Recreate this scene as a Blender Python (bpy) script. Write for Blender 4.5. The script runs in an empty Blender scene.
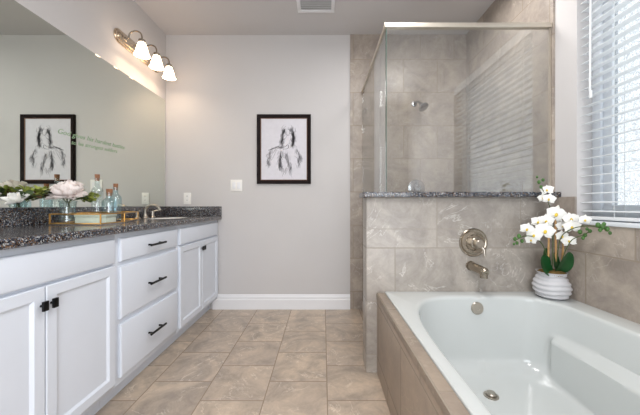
import bpy, bmesh, math, random
from mathutils import Vector, Matrix
random.seed(7)
PI = math.pi
sc = bpy.context.scene
COL = sc.collection

# ------------------------------------------------------------------ camera
cam = bpy.data.cameras.new('camera'); camo = bpy.data.objects.new('camera', cam); COL.objects.link(camo)
cam.sensor_width = 36; cam.lens = 36 * 290 / 640
cam.shift_x = -3 / 640; cam.shift_y = -2.5 / 640
cam.clip_start = 0.02
camo.location = (0, 0, 1.04); camo.rotation_euler = (PI / 2, 0, 0)
sc.camera = camo
YR_ = -1.30   # plane of the wall behind the camera, with a doorway opening added for fill light
# ------------------------------------------------------------------ world, lights, exposure
w = bpy.data.worlds.new('world'); sc.world = w; w.use_nodes = True
w.node_tree.nodes['Background'].inputs[0].default_value = (0.88, 0.94, 1.0, 1)
w.node_tree.nodes['Background'].inputs[1].default_value = 2.5
def area(name, loc, rot, sx, sy, power, col):
    l = bpy.data.lights.new(name, 'AREA'); l.shape = 'RECTANGLE'; l.size = sx; l.size_y = sy
    l.energy = power; l.color = col
    o = bpy.data.objects.new(name, l); COL.objects.link(o); o.location = loc; o.rotation_euler = rot
    return o
CEIL_FILLS = [(0.1, -0.45, 25, .31), (0.30, 1.36, 17, .26), (0.92, 2.05, 10, .17)]
area('rear_fill_light', (0.1, YR_ - 0.02, 1.10), (PI / 2, 0, 0), 1.5, 2.0, 36, (0.93, 0.96, 1.0))  # cool frontal fill added behind the camera, set in the rear opening
for x, y, p, hs in CEIL_FILLS:
    area('ceiling_fill_light', (x, y, 2.655), (0, 0, 0), hs * 2, hs * 2, p, (1.0, 0.98, 0.965))  # out-of-view fill lights added under the ceiling to brighten room and shower
sc.view_settings.view_transform = 'Standard'; sc.view_settings.look = 'None'
sc.view_settings.gamma = 1; sc.view_settings.use_curve_mapping = False
sc.view_settings.exposure = 0.0

# ------------------------------------------------------------------ materials
def srgb(r, g, b):
    f = lambda c: (c / 255 / 12.92) if c / 255 <= 0.04045 else ((c / 255 + 0.055) / 1.055) ** 2.4
    return (f(r), f(g), f(b), 1)
class NT:
    def __init__(s, name):
        s.m = bpy.data.materials.new(name); s.m.use_nodes = True
        s.t = s.m.node_tree; s.t.nodes.clear()
        s.out = s.n('ShaderNodeOutputMaterial')
    def n(s, t, **kw):
        nd = s.t.nodes.new(t)
        for k, v in kw.items(): setattr(nd, k, v)
        return nd
    def l(s, a, b): s.t.links.new(a, b)
    def math(s, op, a, b=None, clamp=False):
        nd = s.n('ShaderNodeMath', operation=op); nd.use_clamp = clamp
        for i, v in enumerate((a, b)):
            if v is None: continue
            if isinstance(v, (int, float)): nd.inputs[i].default_value = v
            else: s.l(v, nd.inputs[i])
        return nd.outputs[0]
    def ramp(s, fac, stops, interp='LINEAR'):
        nd = s.n('ShaderNodeValToRGB'); nd.color_ramp.interpolation = interp
        e = nd.color_ramp.elements
        while len(e) < len(stops): e.new(0.5)
        for i, (p, c) in enumerate(stops): e[i].position = p; e[i].color = c
        s.l(fac, nd.inputs[0]); return nd.outputs[0]
    def mix(s, fac, a, b, blend='MIX'):
        nd = s.n('ShaderNodeMix', data_type='RGBA', blend_type=blend)
        for i, v in ((0, fac), (6, a), (7, b)):
            if isinstance(v, (int, float, tuple)): nd.inputs[i].default_value = v
            else: s.l(v, nd.inputs[i])
        return nd.outputs[2]
    def noise(s, vec, scale, detail=4, rough=0.5, dist=0.0):
        nd = s.n('ShaderNodeTexNoise'); nd.inputs['Scale'].default_value = scale
        nd.inputs['Detail'].default_value = detail; nd.inputs['Roughness'].default_value = rough
        nd.inputs['Distortion'].default_value = dist
        if vec is not None: s.l(vec, nd.inputs['Vector'])
        return nd.outputs[0]
    def pos(s): return s.n('ShaderNodeTexCoord').outputs['Object']
    def bsdf(s, color, rough=0.5, metal=0.0, **kw):
        b = s.n('ShaderNodeBsdfPrincipled')
        for k, v in (('Base Color', color), ('Roughness', rough), ('Metallic', metal)):
            if isinstance(v, (int, float, tuple)): b.inputs[k].default_value = v
            else: s.l(v, b.inputs[k])
        for k, v in kw.items(): b.inputs[k.replace('_', ' ')].default_value = v
        s.l(b.outputs[0], s.out.inputs[0]); return b
    def bump(s, b, height, strength=0.2, dist=0.002):
        nd = s.n('ShaderNodeBump'); nd.inputs['Strength'].default_value = strength
        nd.inputs['Distance'].default_value = dist
        s.l(height, nd.inputs['Height']); s.l(nd.outputs[0], b.inputs['Normal'])
def plain(name, rgb, rough=0.5, metal=0.0, var=0.04, scale=8, bump=0.0, bscale=200, **kw):
    m = NT(name); p = m.pos()
    c = srgb(*rgb); n = m.noise(p, scale, 3)
    dark = tuple(v * (1 - var) for v in c[:3]) + (1,); lite = tuple(min(1, v * (1 + var)) for v in c[:3]) + (1,)
    b = m.bsdf(m.ramp(n, [(0.3, dark), (0.7, lite)]), rough, metal, **kw)
    if bump: m.bump(b, m.noise(p, bscale, 2), bump, 0.001)
    return m.m
def tile_mat(name, uax, vax, u0, v0, tw, th, base, alt, vein, extra=None, rough=0.35, grout=(150, 138, 124), mort=0.0035, veinamt=0.5, dark=None):
    m = NT(name); p = m.pos()
    sx = m.n('ShaderNodeSeparateXYZ'); m.l(p, sx.inputs[0])
    cb = m.n('ShaderNodeCombineXYZ')
    m.l(m.math('SUBTRACT', sx.outputs[uax], u0), cb.inputs[0]); m.l(m.math('SUBTRACT', sx.outputs[vax], v0), cb.inputs[1])
    br = m.n('ShaderNodeTexBrick'); br.offset = 0.5
    br.inputs['Scale'].default_value = 1; br.inputs['Brick Width'].default_value = tw; br.inputs['Row Height'].default_value = th
    br.inputs['Mortar Size'].default_value = mort; br.inputs['Mortar Smooth'].default_value = 0.1
    br.inputs['Color1'].default_value = (0, 0, 0, 1); br.inputs['Color2'].default_value = (1, 1, 1, 1); br.inputs['Bias'].default_value = 0
    m.l(cb.outputs[0], br.inputs['Vector'])
    # every tile has its own piece of stone: shift the noise lookup by the tile's random value
    rnd = m.n('ShaderNodeSeparateColor'); m.l(br.outputs['Color'], rnd.inputs[0])
    off = m.n('ShaderNodeCombineXYZ'); m.l(m.math('MULTIPLY', rnd.outputs[0], 37.0), off.inputs[0]); m.l(m.math('MULTIPLY', rnd.outputs[0], 19.0), off.inputs[2])
    ad = m.n('ShaderNodeVectorMath', operation='ADD'); m.l(p, ad.inputs[0]); m.l(off.outputs[0], ad.inputs[1])
    v = ad.outputs[0]
    cloud = m.noise(v, 3.6, 8, 0.66, 1.4)
    c = m.mix(m.math('MULTIPLY', m.ramp(cloud, [(0.36, (0, 0, 0, 1)), (0.64, (1, 1, 1, 1))]), 1.0), srgb(*base), srgb(*alt))
    c = m.mix(m.math('MULTIPLY', rnd.outputs[0], 0.35), c, srgb(*(dark or [int(q * 0.86) for q in base])))
    vn = m.math('ABSOLUTE', m.math('SUBTRACT', m.noise(v, 2.6, 5, 0.6, 2.2), 0.5))
    vm = m.ramp(vn, [(0.0, (1, 1, 1, 1)), (0.012, (0, 0, 0, 1))])
    msk = m.ramp(m.noise(v, 4.5, 2), [(0.46, (0, 0, 0, 1)), (0.56, (1, 1, 1, 1))])
    c = m.mix(m.math('MULTIPLY', m.math('MULTIPLY', vm, msk), veinamt), c, srgb(*vein))
    fine = m.ramp(m.noise(v, 16, 6, 0.7, 1.0), [(0.35, (0.90, 0.895, 0.89, 1)), (0.65, (1.07, 1.07, 1.07, 1))])
    c = m.mix(1.0, c, fine, 'MULTIPLY')
    fac = br.outputs['Fac']
    if extra is not None:
        ln = m.math('LESS_THAN', m.math('ABSOLUTE', m.math('SUBTRACT', sx.outputs[2], extra)), 0.002)
        fac = m.math('MAXIMUM', fac, ln)
    c = m.mix(fac, c, srgb(*grout))
    b = m.bsdf(c, m.math('ADD', m.math('MULTIPLY', fac, 0.4), rough))
    m.bump(b, m.math('SUBTRACT', 1.0, fac), 0.5, 0.0015)
    return m.m
def granite_mat():
    m = NT('granite'); p = m.n('ShaderNodeNewGeometry').outputs['Position']
    vo = m.n('ShaderNodeTexVoronoi'); vo.inputs['Scale'].default_value = 250; m.l(p, vo.inputs['Vector'])
    s = m.n('ShaderNodeSeparateColor'); m.l(vo.outputs['Color'], s.inputs[0])
    c1 = m.ramp(s.outputs[0], [(0.0, srgb(26, 27, 33)), (0.26, srgb(50, 54, 62)), (0.46, srgb(88, 94, 106)), (0.66, srgb(140, 141, 144)), (0.76, srgb(112, 88, 68)), (0.92, srgb(186, 186, 184))], 'CONSTANT')
    n = m.noise(p, 28, 3)
    c = m.mix(m.ramp(n, [(0.42, (0, 0, 0, 1)), (0.62, (0.4, 0.4, 0.4, 1))]), c1, srgb(36, 36, 42))
    m.bsdf(c, 0.16, 0.0, Specular_IOR_Level=0.5)
    return m.m
def glass_mat(name, tint, refl=0.06, rough=0.0, bumpscale=None):
    m = NT(name)
    tr = m.n('ShaderNodeBsdfTransparent'); tr.inputs[0].default_value = tint
    gl = m.n('ShaderNodeBsdfGlossy'); gl.inputs['Roughness'].default_value = rough
    lw = m.n('ShaderNodeLayerWeight'); lw.inputs[0].default_value = 0.5
    f5 = m.math('POWER', lw.outputs['Facing'], 5.0)
    fac = m.math('ADD', m.math('MULTIPLY', f5, 0.94 - refl), refl)
    mx = m.n('ShaderNodeMixShader'); m.l(fac, mx.inputs[0]); m.l(tr.outputs[0], mx.inputs[1]); m.l(gl.outputs[0], mx.inputs[2])
    if bumpscale:
        b = m.n('ShaderNodeBump'); b.inputs['Strength'].default_value = 0.6; b.inputs['Distance'].default_value = 0.004
        m.l(m.noise(m.pos(), bumpscale, 2), b.inputs['Height']); m.l(b.outputs[0], gl.inputs['Normal'])
    m.l(mx.outputs[0], m.out.inputs[0])
    return m.m
def pane_mat():   # rain-textured obscure pane: part clear, part scattering
    m = NT('obscure_glass')
    tr = m.n('ShaderNodeBsdfTransparent')
    vo = m.n('ShaderNodeTexVoronoi'); vo.inputs['Scale'].default_value = 70; m.l(m.pos(), vo.inputs['Vector'])
    n = m.noise(m.pos(), 60, 3, 0.6, 2.0)
    m.l(m.ramp(n, [(0.40, (0.58, 0.59, 0.595, 1)), (0.60, (0.80, 0.80, 0.79, 1))]), tr.inputs[0])
    gl = m.n('ShaderNodeBsdfGlossy'); gl.inputs['Roughness'].default_value = 0.25
    mx = m.n('ShaderNodeMixShader'); mx.inputs[0].default_value = 0.07
    m.l(tr.outputs[0], mx.inputs[1]); m.l(gl.outputs[0], mx.inputs[2]); m.l(mx.outputs[0], m.out.inputs[0])
    return m.m
def emis_mat(name, rgb, s, base=(240, 240, 240)):
    m = NT(name)
    b = m.bsdf(srgb(*base), 0.3); b.inputs['Emission Color'].default_value = srgb(*rgb); b.inputs['Emission Strength'].default_value = s
    return m.m
M = {}
M['wall'] = plain('wall_paint', (201, 198, 197), 0.85, var=0.012, scale=3, bump=0.25, bscale=260)
M['ceil'] = plain('ceiling_paint', (202, 199, 199), 0.9, var=0.012, scale=3, bump=0.15, bscale=200)
M['trimw'] = plain('trim_white', (232, 232, 234), 0.4, var=0.01)
M['cab'] = plain('cabinet_white', (220, 226, 236), 0.38, var=0.01)
M['gap'] = plain('cabinet_frame', (220, 226, 236), 0.5, var=0.01)
M['floor'] = tile_mat('floor_tile', 1, 0, 0.034 - 6.7, 0.023 - 0.338 * 10, 0.335, 0.338, (206, 187, 166), (160, 147, 134), (234, 222, 206), rough=0.30, grout=(148, 131, 114), veinamt=0.6, mort=0.0028, dark=(168, 154, 143))
TB, TA, TV = (180, 168, 156), (145, 135, 127), (208, 200, 190)
M['tile_xz'] = tile_mat('wall_tile', 0, 2, 0.25 - 3.3, 1.50 - 3.3, 0.335, 0.33, TB, TA, TV)
M['tile_yz'] = tile_mat('side_wall_tile', 1, 2, 1.576 - 3.5, 0.782 - 3.3, 0.50, 0.33, TB, TA, TV)
M['tile_pony'] = tile_mat('partition_tile', 0, 2, 0.447 - 3.12, 0.773 - 3.3, 0.52, 0.33, (182, 174, 165), (150, 143, 136), (222, 218, 212), extra=0.891, veinamt=0.6, grout=(160,152,142))
M['tile_apron'] = tile_mat('apron_tile', 1, 2, 0.9 - 5, 0.43 - 3.3 , 0.50, 0.33, (176, 158, 140), (156, 140, 126), (196, 180, 160))
M['granite'] = granite_mat()
M['mirror'] = NT('mirror'); _m = M['mirror']; _m.bsdf((0.74, 0.77, 0.71, 1), 0.0, 1.0); M['mirror'] = _m.m
M['black'] = plain('black_metal', (22, 22, 24), 0.35, 0.6)
M['frame'] = plain('dark_wood', (26, 16, 15), 0.5, var=0.2, scale=20, Specular_IOR_Level=0.12)
M['frame2'] = plain('frame_lip', (120, 86, 66), 0.4)
M['paper'] = plain('paper', (214, 212, 218), 0.8, var=0.03, scale=30)
M['char'] = plain('charcoal', (92, 90, 95), 0.9)
M['char2'] = plain('soft_charcoal', (176, 174, 180), 0.9)
M['nickel'] = plain('brushed_nickel', (186, 178, 167), 0.28, 1.0)
M['nickel2'] = plain('warm_nickel', (165, 155, 141), 0.25, 1.0)
M['nickel3'] = plain('polished_nickel', (222, 208, 190), 0.22, 1.0)
M['header'] = plain('header_nickel', (205, 197, 184), 0.4, 0.8)
M['chrome'] = plain('chrome', (165, 166, 168), 0.15, 1.0)
M['tub'] = plain('tub_acrylic', (204, 208, 207), 0.12, var=0.005, Coat_Weight=0.3)
M['plate'] = plain('switch_plastic', (238, 236, 232), 0.35, var=0.005)
M['dark'] = plain('dark_gap', (60, 58, 56), 0.8)
M['ductg'] = plain('duct_grey', (185, 183, 180), 0.8)
M['blind'] = plain('blind_white', (228, 231, 233), 0.45, var=0.01)
M['vinyl'] = plain('vinyl_white', (225, 230, 236), 0.4, var=0.01)
M['cord'] = plain('cord', (205, 210, 212), 0.7)
M['glass'] = glass_mat('shower_glass', (0.955, 0.965, 0.96, 1), 0.15)
M['edge'] = plain('glass_edge', (70, 96, 88), 0.2)
M['vessel'] = glass_mat('vessel_glass', (0.90, 0.95, 0.95, 1), 0.10)
M['bottle'] = glass_mat('bottle_glass', (0.80, 0.92, 0.95, 1), 0.16)
M['pane'] = pane_mat()
M['bulb'] = emis_mat('shade_glass', (255, 222, 188), 6.5)
M['cork'] = plain('cork', (150, 104, 76), 0.9, var=0.15, scale=120)
M['gold'] = plain('gold', (205, 156, 84), 0.3, 0.9)
M['traymirror'] = NT('tray_mirror'); _m = M['traymirror']; _m.bsdf((0.75, 0.72, 0.66, 1), 0.05, 1.0); M['traymirror'] = _m.m
M['box'] = plain('seafoam', (208, 218, 204), 0.5, var=0.06, scale=60)
M['petal_pink'] = plain('pink_petal', (252, 242, 238), 0.6, var=0.03, scale=40, Subsurface_Weight=0.0)
M['petal'] = plain('white_petal', (244, 243, 238), 0.55, var=0.02, scale=40)
M['yellow'] = plain('orchid_centre', (226, 196, 70), 0.6)
M['leaf'] = plain('orchid_leaf', (24, 74, 36), 0.3, var=0.25, scale=12)
M['leafg'] = plain('bright_leaf', (146, 156, 72), 0.55, var=0.3, scale=40)
M['leafd'] = plain('deep_leaf', (70, 88, 52), 0.5, var=0.3, scale=30)
M['leafb'] = plain('bronze_leaf', (112, 78, 50), 0.5, var=0.25, scale=30)
M['bud'] = plain('green_bud', (70, 110, 50), 0.5, var=0.2, scale=40)
M['stem'] = plain('green_stem', (76, 92, 50), 0.6)
M['stake'] = plain('bamboo', (192, 150, 98), 0.6, var=0.15, scale=50)
M['moss'] = plain('moss', (112, 88, 44), 0.95, var=0.4, scale=90, bump=1.0, bscale=150)
M['pot'] = plain('pot_ceramic', (200, 200, 203), 0.45, var=0.01)
M['ink'] = plain('green_ink', (138, 165, 130), 0.6)
M['sink'] = plain('sink_ceramic', (225, 222, 216), 0.2)
M['lens'] = emis_mat('lamp_lens', (255, 244, 232), 3.0)

# ------------------------------------------------------------------ helpers
def B(): return bmesh.new()
def box(bm, x0, x1, y0, y1, z0, z1, bev=0.0, seg=2):
    t = bmesh.new(); bmesh.ops.create_cube(t, size=1)
    for v in t.verts: v.co = Vector(((x0 + x1) / 2 + v.co.x * (x1 - x0), (y0 + y1) / 2 + v.co.y * (y1 - y0), (z0 + z1) / 2 + v.co.z * (z1 - z0)))
    if bev: bmesh.ops.bevel(t, geom=t.edges[:], offset=bev, segments=seg, affect='EDGES', profile=0.5)
    merge(bm, t)
def merge(bm, t, mat=None):
    if mat is not None: t.transform(mat)
    me = bpy.data.meshes.new('t'); t.to_mesh(me); t.free(); bm.from_mesh(me); bpy.data.meshes.remove(me)
def tube(bm, pts, r, n=10, caps=True):
    pts = [Vector(p) for p in pts]; rings = []
    if not hasattr(r, '__len__'): r = [r] * len(pts)
    up = None
    for i, p in enumerate(pts):
        d = (pts[min(i + 1, len(pts) - 1)] - pts[max(i - 1, 0)]).normalized()
        if up is None: up = d.orthogonal().normalized()
        up = (up - d * up.dot(d)).normalized(); s = d.cross(up)
        rings.append([bm.verts.new(p + (up * math.cos(2 * PI * k / n) + s * math.sin(2 * PI * k / n)) * r[i]) for k in range(n)])
    for a, b in zip(rings, rings[1:]):
        for k in range(n): bm.faces.new((a[k], a[(k + 1) % n], b[(k + 1) % n], b[k]))
    if caps: bm.faces.new(rings[0][::-1]); bm.faces.new(rings[-1])
def lathe(bm, prof, n=32, mat=None, rfun=None):
    t = bmesh.new(); rings = []
    for r, z in prof:
        if r < 1e-5: rings.append([t.verts.new((0, 0, z))])
        else: rings.append([t.verts.new((r * math.cos(2 * PI * k / n), r * math.sin(2 * PI * k / n), z)) for k in range(n)])
    for a, b in zip(rings, rings[1:]):
        for k in range(n):
            k2 = (k + 1) % n
            if len(a) == 1 and len(b) == 1: continue
            if len(a) == 1: t.faces.new((a[0], b[k2], b[k]))
            elif len(b) == 1: t.faces.new((a[k], a[k2], b[0]))
            else: t.faces.new((a[k], a[k2], b[k2], b[k]))
    merge(bm, t, mat)
def prism(bm, poly, z0, z1, mat=None, bev=0):
    t = bmesh.new()
    a = [t.verts.new((x, y, z0)) for x, y in poly]; b = [t.verts.new((x, y, z1)) for x, y in poly]
    t.faces.new(a[::-1]); t.faces.new(b)
    for k in range(len(poly)): t.faces.new((a[k], a[(k + 1) % len(poly)], b[(k + 1) % len(poly)], b[k]))
    if bev: bmesh.ops.bevel(t, geom=t.edges[:], offset=bev, segments=2, affect='EDGES', profile=0.5)
    merge(bm, t, mat)
def obj(name, bm, mat, parent=None, loc=None, smooth=35, label=None, cat=None, group=None, kind=None):
    bmesh.ops.recalc_face_normals(bm, faces=bm.faces[:])
    me = bpy.data.meshes.new(name); bm.to_mesh(me); bm.free(); me.materials.append(mat)
    if smooth:
        for p in me.polygons: p.use_smooth = True
        me.set_sharp_from_angle(angle=math.radians(smooth))
    o = bpy.data.objects.new(name, me); COL.objects.link(o)
    if parent: o.parent = parent
    if loc: o.location = loc
    if label: o['label'] = label
    if cat: o['category'] = cat
    if group: o['group'] = group
    if kind: o['kind'] = kind
    return o
def thing(name, label, cat, loc=(0, 0, 0), rz=0, group=None):
    o = bpy.data.objects.new(name, None); COL.objects.link(o); o.location = loc; o.rotation_euler = (0, 0, rz)
    o.empty_display_size = 0.05
    o['label'] = label; o['category'] = cat
    if group: o['group'] = group
    return o
def struct(name, bm, mat, parent=None, label=None, **kw):
    return obj(name, bm, mat, parent, label=label, kind=None if parent else 'structure', **kw)
def copy_tree(o, parent=None):
    c = o.copy(); COL.objects.link(c)
    if parent: c.parent = parent
    for ch in [q for q in bpy.data.objects if q.parent == o]: copy_tree(ch, c)
    return c
ROT_Y = Matrix.Rotation(PI / 2, 4, 'X')       # lathe axis z -> -y
def T(x, y, z): return Matrix.Translation((x, y, z))
def px(X, Y, d): return ((X - 323) * d / 290, d, 1.04 + (205 - Y) * d / 290)

# ------------------------------------------------------------------ dimensions
XL, XR, YB, YR, H = -1.57, 1.44, 2.90, -1.30, 2.74
PY0, PY1, PX0 = 1.80, 1.96, 0.27          # tiled half wall
WY0, WY1, WZ0, WZ1 = 0.45, 1.645, 0.955, 2.32

# ------------------------------------------------------------------ structure
b = B(); box(b, XL - .1, XR + .3, YR - .1, YB + .1, -0.1, 0); struct('floor', b, M['floor'], label='beige stone-look tile floor')
b = B(); box(b, XL - .1, XR + .3, YR - .1, YB + .1, H, H + .1); struct('ceiling', b, M['ceil'])
b = B(); box(b, XL - .1, XL, YR, YB + .1, 0, H); struct('wall_left', b, M['wall'])
b = B(); box(b, XL, XR, YB, YB + .1, 0, H); struct('wall_back', b, M['wall'])
b = B(); box(b, XL - .1, -.68, YR - .1, YR, 0, H); box(b, .88, XR + .2, YR - .1, YR, 0, H); box(b, -.68, .88, YR - .1, YR, 2.13, H); struct('wall_rear', b, M['wall'])  # opening left in the unseen wall for the added fill light
b = B(); box(b, -.75, -.681, YR, YR + .015, 0, 2.20, .003); box(b, .881, .95, YR, YR + .015, 0, 2.20, .003); box(b, -.681, .881, YR, YR + .015, 2.131, 2.20, .003); struct('trim_3', b, M['trimw'], label='white casing of the unseen doorway added for fill light behind the camera')
b = B()
box(b, XR, XR + .16, YR, WY0, 0, H); box(b, XR, XR + .16, WY1, YB + .1, 0, H)
box(b, XR, XR + .16, WY0, WY1, 0, WZ0 - .02); box(b, XR, XR + .16, WY0, WY1, WZ1, H)
struct('wall_right', b, M['wall'])
# tile cladding
b = B(); box(b, PX0, XR, YB - .012, YB, 0, H); struct('wall_shower_back', b, M['tile_xz'], label='beige stone tile on the back wall of the shower')
b = B(); box(b, XR - .012, XR, PY0, YB - .012, 0, H); struct('wall_shower_right', b, M['tile_yz'], label='beige stone tile on the right wall of the shower')
b = B(); box(b, XR - .012, XR, -0.12, WY1 + .0, .40, WZ0 - .02); box(b, XR - .012, XR, WY1, PY0, .40, 1.088)
box(b, XR - .012, XR, -0.12, WY0, WZ0 - .02, 1.088)
struct('wall_tub_right', b, M['tile_yz'], label='beige stone tile between tub and window')
b = B(); box(b, PX0, XR, PY0, PY1, 0, 1.088, 0.002); struct('wall_partition', b, M['tile_pony'], label='tiled half wall between tub and shower')
b = B(); box(b, PX0 - .022, XR, PY0 - .05, PY1 + .03, 1.088, 1.120, 0.004); struct('trim_1', b, M['granite'], label='granite ledge capping the half wall')
b = B(); box(b, .385, .485, PY1, YB - .012, 0, .10, 0.003); struct('trim_2', b, M['tile_apron'], label='tiled shower curb')
# baseboard
b = B(); prof = [(0, 0), (.016, 0), (.016, .095), (.012, .105), (.012, .122), (.008, .130), (.004, .145), (0, .148)]
t = bmesh.new(); L = [[t.verts.new((x, YB - q, z)) for q, z in prof] for x in (-1.10, PX0)]
for k in range(len(prof) - 1): t.faces.new((L[0][k], L[0][k + 1], L[1][k + 1], L[1][k]))
t.faces.new(L[0]); t.faces.new(L[1][::-1]); merge(b, t); struct('baseboard_back', b, M['trimw'], smooth=20)

# ------------------------------------------------------------------ window
wf = B()
fx0, fx1 = XR + .085, XR + .145
for (y0, y1, z0, z1) in ((WY0, WY0 + .05, WZ0, WZ1), (WY1 - .05, WY1, WZ0, WZ1), (WY0 + .05, WY1 - .05, WZ0, WZ0 + .05), (WY0 + .05, WY1 - .05, WZ1 - .05, WZ1)):
    box(wf, fx0, fx1, y0, y1, z0, z1, 0.004)
win = struct('window_1', wf, M['vinyl'])
wf = B()
for (y0, y1, z0, z1) in ((WY0 + .05, WY0 + .10, WZ0 + .05, WZ1 - .05), (WY1 - .10, WY1 - .05, WZ0 + .05, WZ1 - .05), (WY0 + .10, WY1 - .10, WZ0 + .05, WZ0 + .085), (WY0 + .10, WY1 - .10, WZ1 - .09, WZ1 - .05)):
    box(wf, fx0 + .015, fx1 - .01, y0, y1, z0, z1, 0.004)
struct('window_sash', wf, M['vinyl'], win)
wf = B(); box(wf, fx0 + .03, fx0 + .036, WY0 + .10, WY1 - .10, WZ0 + .085, WZ1 - .09); struct('window_pane', wf, M['pane'], win, label='textured obscure glass pane')
wf = B(); box(wf, XR - .022, XR + .16, WY0, WY1, WZ0 - .02, WZ0, 0.002); struct('window_sill', wf, M['vinyl'], win)

# blinds
bl = thing('window_blinds', 'white horizontal slat blinds hanging in the window over the tub', 'blinds', (XR + .04, (WY0 + WY1) / 2, WZ0))
hw = (WY1 - WY0) / 2 - .006
b = B(); box(b, -.028, .030, -hw, hw, WZ1 - WZ0 - .052, WZ1 - WZ0 - .002, 0.002); obj('headrail', b, M['blind'], bl)
b = B(); box(b, -.040, -.030, -hw - .0, hw, WZ1 - WZ0 - .082, WZ1 - WZ0 - .004, 0.003); obj('valance', b, M['blind'], bl)
b = B(); z = .052; tilt = math.radians(5); n_sl = 0
while z < WZ1 - WZ0 - .085:
    t = bmesh.new(); pr = []
    for k in range(7):
        u = -1 + k / 3; pr.append((u * .025, .0018 * (1 - u * u)))
    ring = [[t.verts.new((x, y, zz + .0012)) for x, zz in pr] + [t.verts.new((x, y, zz - .0012)) for x, zz in pr[::-1]] for y in (-hw, hw)]
    m_ = len(ring[0])
    for k in range(m_): t.faces.new((ring[0][k], ring[0][(k + 1) % m_], ring[1][(k + 1) % m_], ring[1][k]))
    t.faces.new(ring[0][::-1]); t.faces.new(ring[1])
    merge(b, t, T(0, 0, z) @ Matrix.Rotation(-tilt, 4, 'Y')); z += .0487; n_sl += 1
obj('slats', b, M['blind'], bl)
b = B(); box(b, -.025, .025, -hw, hw, .006, .024, 0.003); obj('bottom_rail', b, M['blind'], bl)
for q in (-.43, 0, .40):
    b = B()
    for xx in (-.026, .026): tube(b, [(xx, q, .02), (xx, q, WZ1 - WZ0 - .05)], .0013, 6)
    obj('ladder_cord', b, M['cord'], bl)
b = B(); tube(b, [(-.045, hw - .085, WZ1 - WZ0 - .07), (-.045, hw - .08, .70)], .0045, 8); tube(b, [(-.045, hw - .085, .70), (-.045, hw - .085, .66)], .0065, 8)
obj('tilt_wand', b, M['blind'], bl)

# ------------------------------------------------------------------ vanity cabinets
FX = -1.056                                 # cabinet face plane
def shaker(name, parent, y0, y1, z0, z1, knob=None, frame=.052):
    """raised-frame door on the cabinet face, local x=0 is the face plane"""
    t = B(); th = .019
    box(t, .0012, .010, y0 + frame - .002, y1 - frame + .002, z0 + frame - .002, z1 - frame + .002)
    outer = [(y0, z0), (y1, z0), (y1, z1), (y0, z1)]
    def loop(off, x): return [t.verts.new((x, yy + (off if i in (0, 3) else -off), zz + (off if i in (0, 1) else -off))) for i, (yy, zz) in enumerate(outer)]
    ls = [loop(0, .001), loop(0, th - .003), loop(.003, th), loop(frame - .010, th), loop(frame - .006, th - .004), loop(frame, .010)]
    for a, c in zip(ls, ls[1:]):
        for k in range(4): t.faces.new((a[k], a[(k + 1) % 4], c[(k + 1) % 4], c[k]))
    d = obj(name, t, M['cab'], parent, smooth=20)
    if knob:
        ky, kz = knob; t = B()
        tube(t, [(th, ky, kz), (th + .014, ky, kz)], .005, 10); box(t, th + .012, th + .022, ky - .010, ky + .010, kz - .018, kz + .018, 0.0015)
        obj('knob', t, M['black'], d, label='small black rectangular knob')
    return d
def slab(name, parent, y0, y1, z0, z1, pull=None):
    t = B(); th = .019
    outer = [(y0, z0), (y1, z0), (y1, z1), (y0, z1)]
    def loop(off, x): return [t.verts.new((x, yy + (off if i in (0, 3) else -off), zz + (off if i in (0, 1) else -off))) for i, (yy, zz) in enumerate(outer)]
    ls = [loop(0, .001), loop(0, th - .006), loop(.004, th - .002), loop(.010, th)]
    for a, c in zip(ls, ls[1:]):
        for k in range(4): t.faces.new((a[k], a[(k + 1) % 4], c[(k + 1) % 4], c[k]))
    t.faces.new(ls[-1]); t.faces.new(ls[0][::-1])
    d = obj(name, t, M['cab'], parent, smooth=20)
    if pull:
        py, pz = pull; t = B()
        for s in (-1, 1): tube(t, [(th - .001, py + s * .055, pz), (th + .03, py + s * .055, pz)], [.006, .0045], 10)
        tube(t, [(th + .03, py - .08, pz), (th + .03, py + .08, pz)], .0068, 12)
        obj('pull', t, M['black'], d, label='black bar pull')
    return d
def cabinet(label, y0, y1):
    c = thing('vanity_cabinet', label, 'cabinet', (FX, (y0 + y1) / 2, 0), group=None)
    h = (y1 - y0) / 2; t = B()
    D = -(FX - XL) + .004
    box(t, -.019, 0, -h + .0005, h - .0005, .115, .896, 0.001); box(t, D, -.019, -h + .0005, h - .0005, .115, .133)
    for s_ in (-1, 1): box(t, D, -.019, *sorted((s_ * (h - .0005), s_ * (h - .0165))), .133, .896)
    box(t, D, D + .006, -h + .0165, h - .0165, .133, .896)
    obj('carcass', t, M['gap'], c)
    t = B(); box(t, D, -.078, -h + .0005, h - .0005, 0.0, .115); obj('toe_kick', t, M['cab'], c)
    return c
ZT = (.748, .868); ZD = (.142, .736)
c = cabinet('white vanity cabinet nearest the camera, under the gold tray', .70, 1.472); h = .386
slab('false_drawer', c, -h + .02, h - .02, *ZT)
shaker('door', c, -h + .02, -.0 - .002, *ZD, knob=(-.020, .668)); shaker('door', c, .002, h - .02, *ZD, knob=(.020, .668))
c = cabinet('white vanity drawer stack between the two door cabinets', 1.472, 2.090); h = .309
slab('drawer', c, -h + .02, h - .02, *ZT, pull=(0, .804)); slab('drawer', c, -h + .02, h - .02, .452, .722, pull=(0, .577)); slab('drawer', c, -h + .02, h - .02, .150, .424, pull=(0, .280))
c = cabinet('white vanity cabinet against the back wall, under the faucet', 2.090, YB - .001); h = .4045
slab('false_drawer', c, -h + .02, h - .03, *ZT)
shaker('door', c, -h + .02, -.002 , *ZD, knob=(-.020, .672)); shaker('door', c, .002, h - .03, *ZD, knob=(.020, .672))

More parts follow.
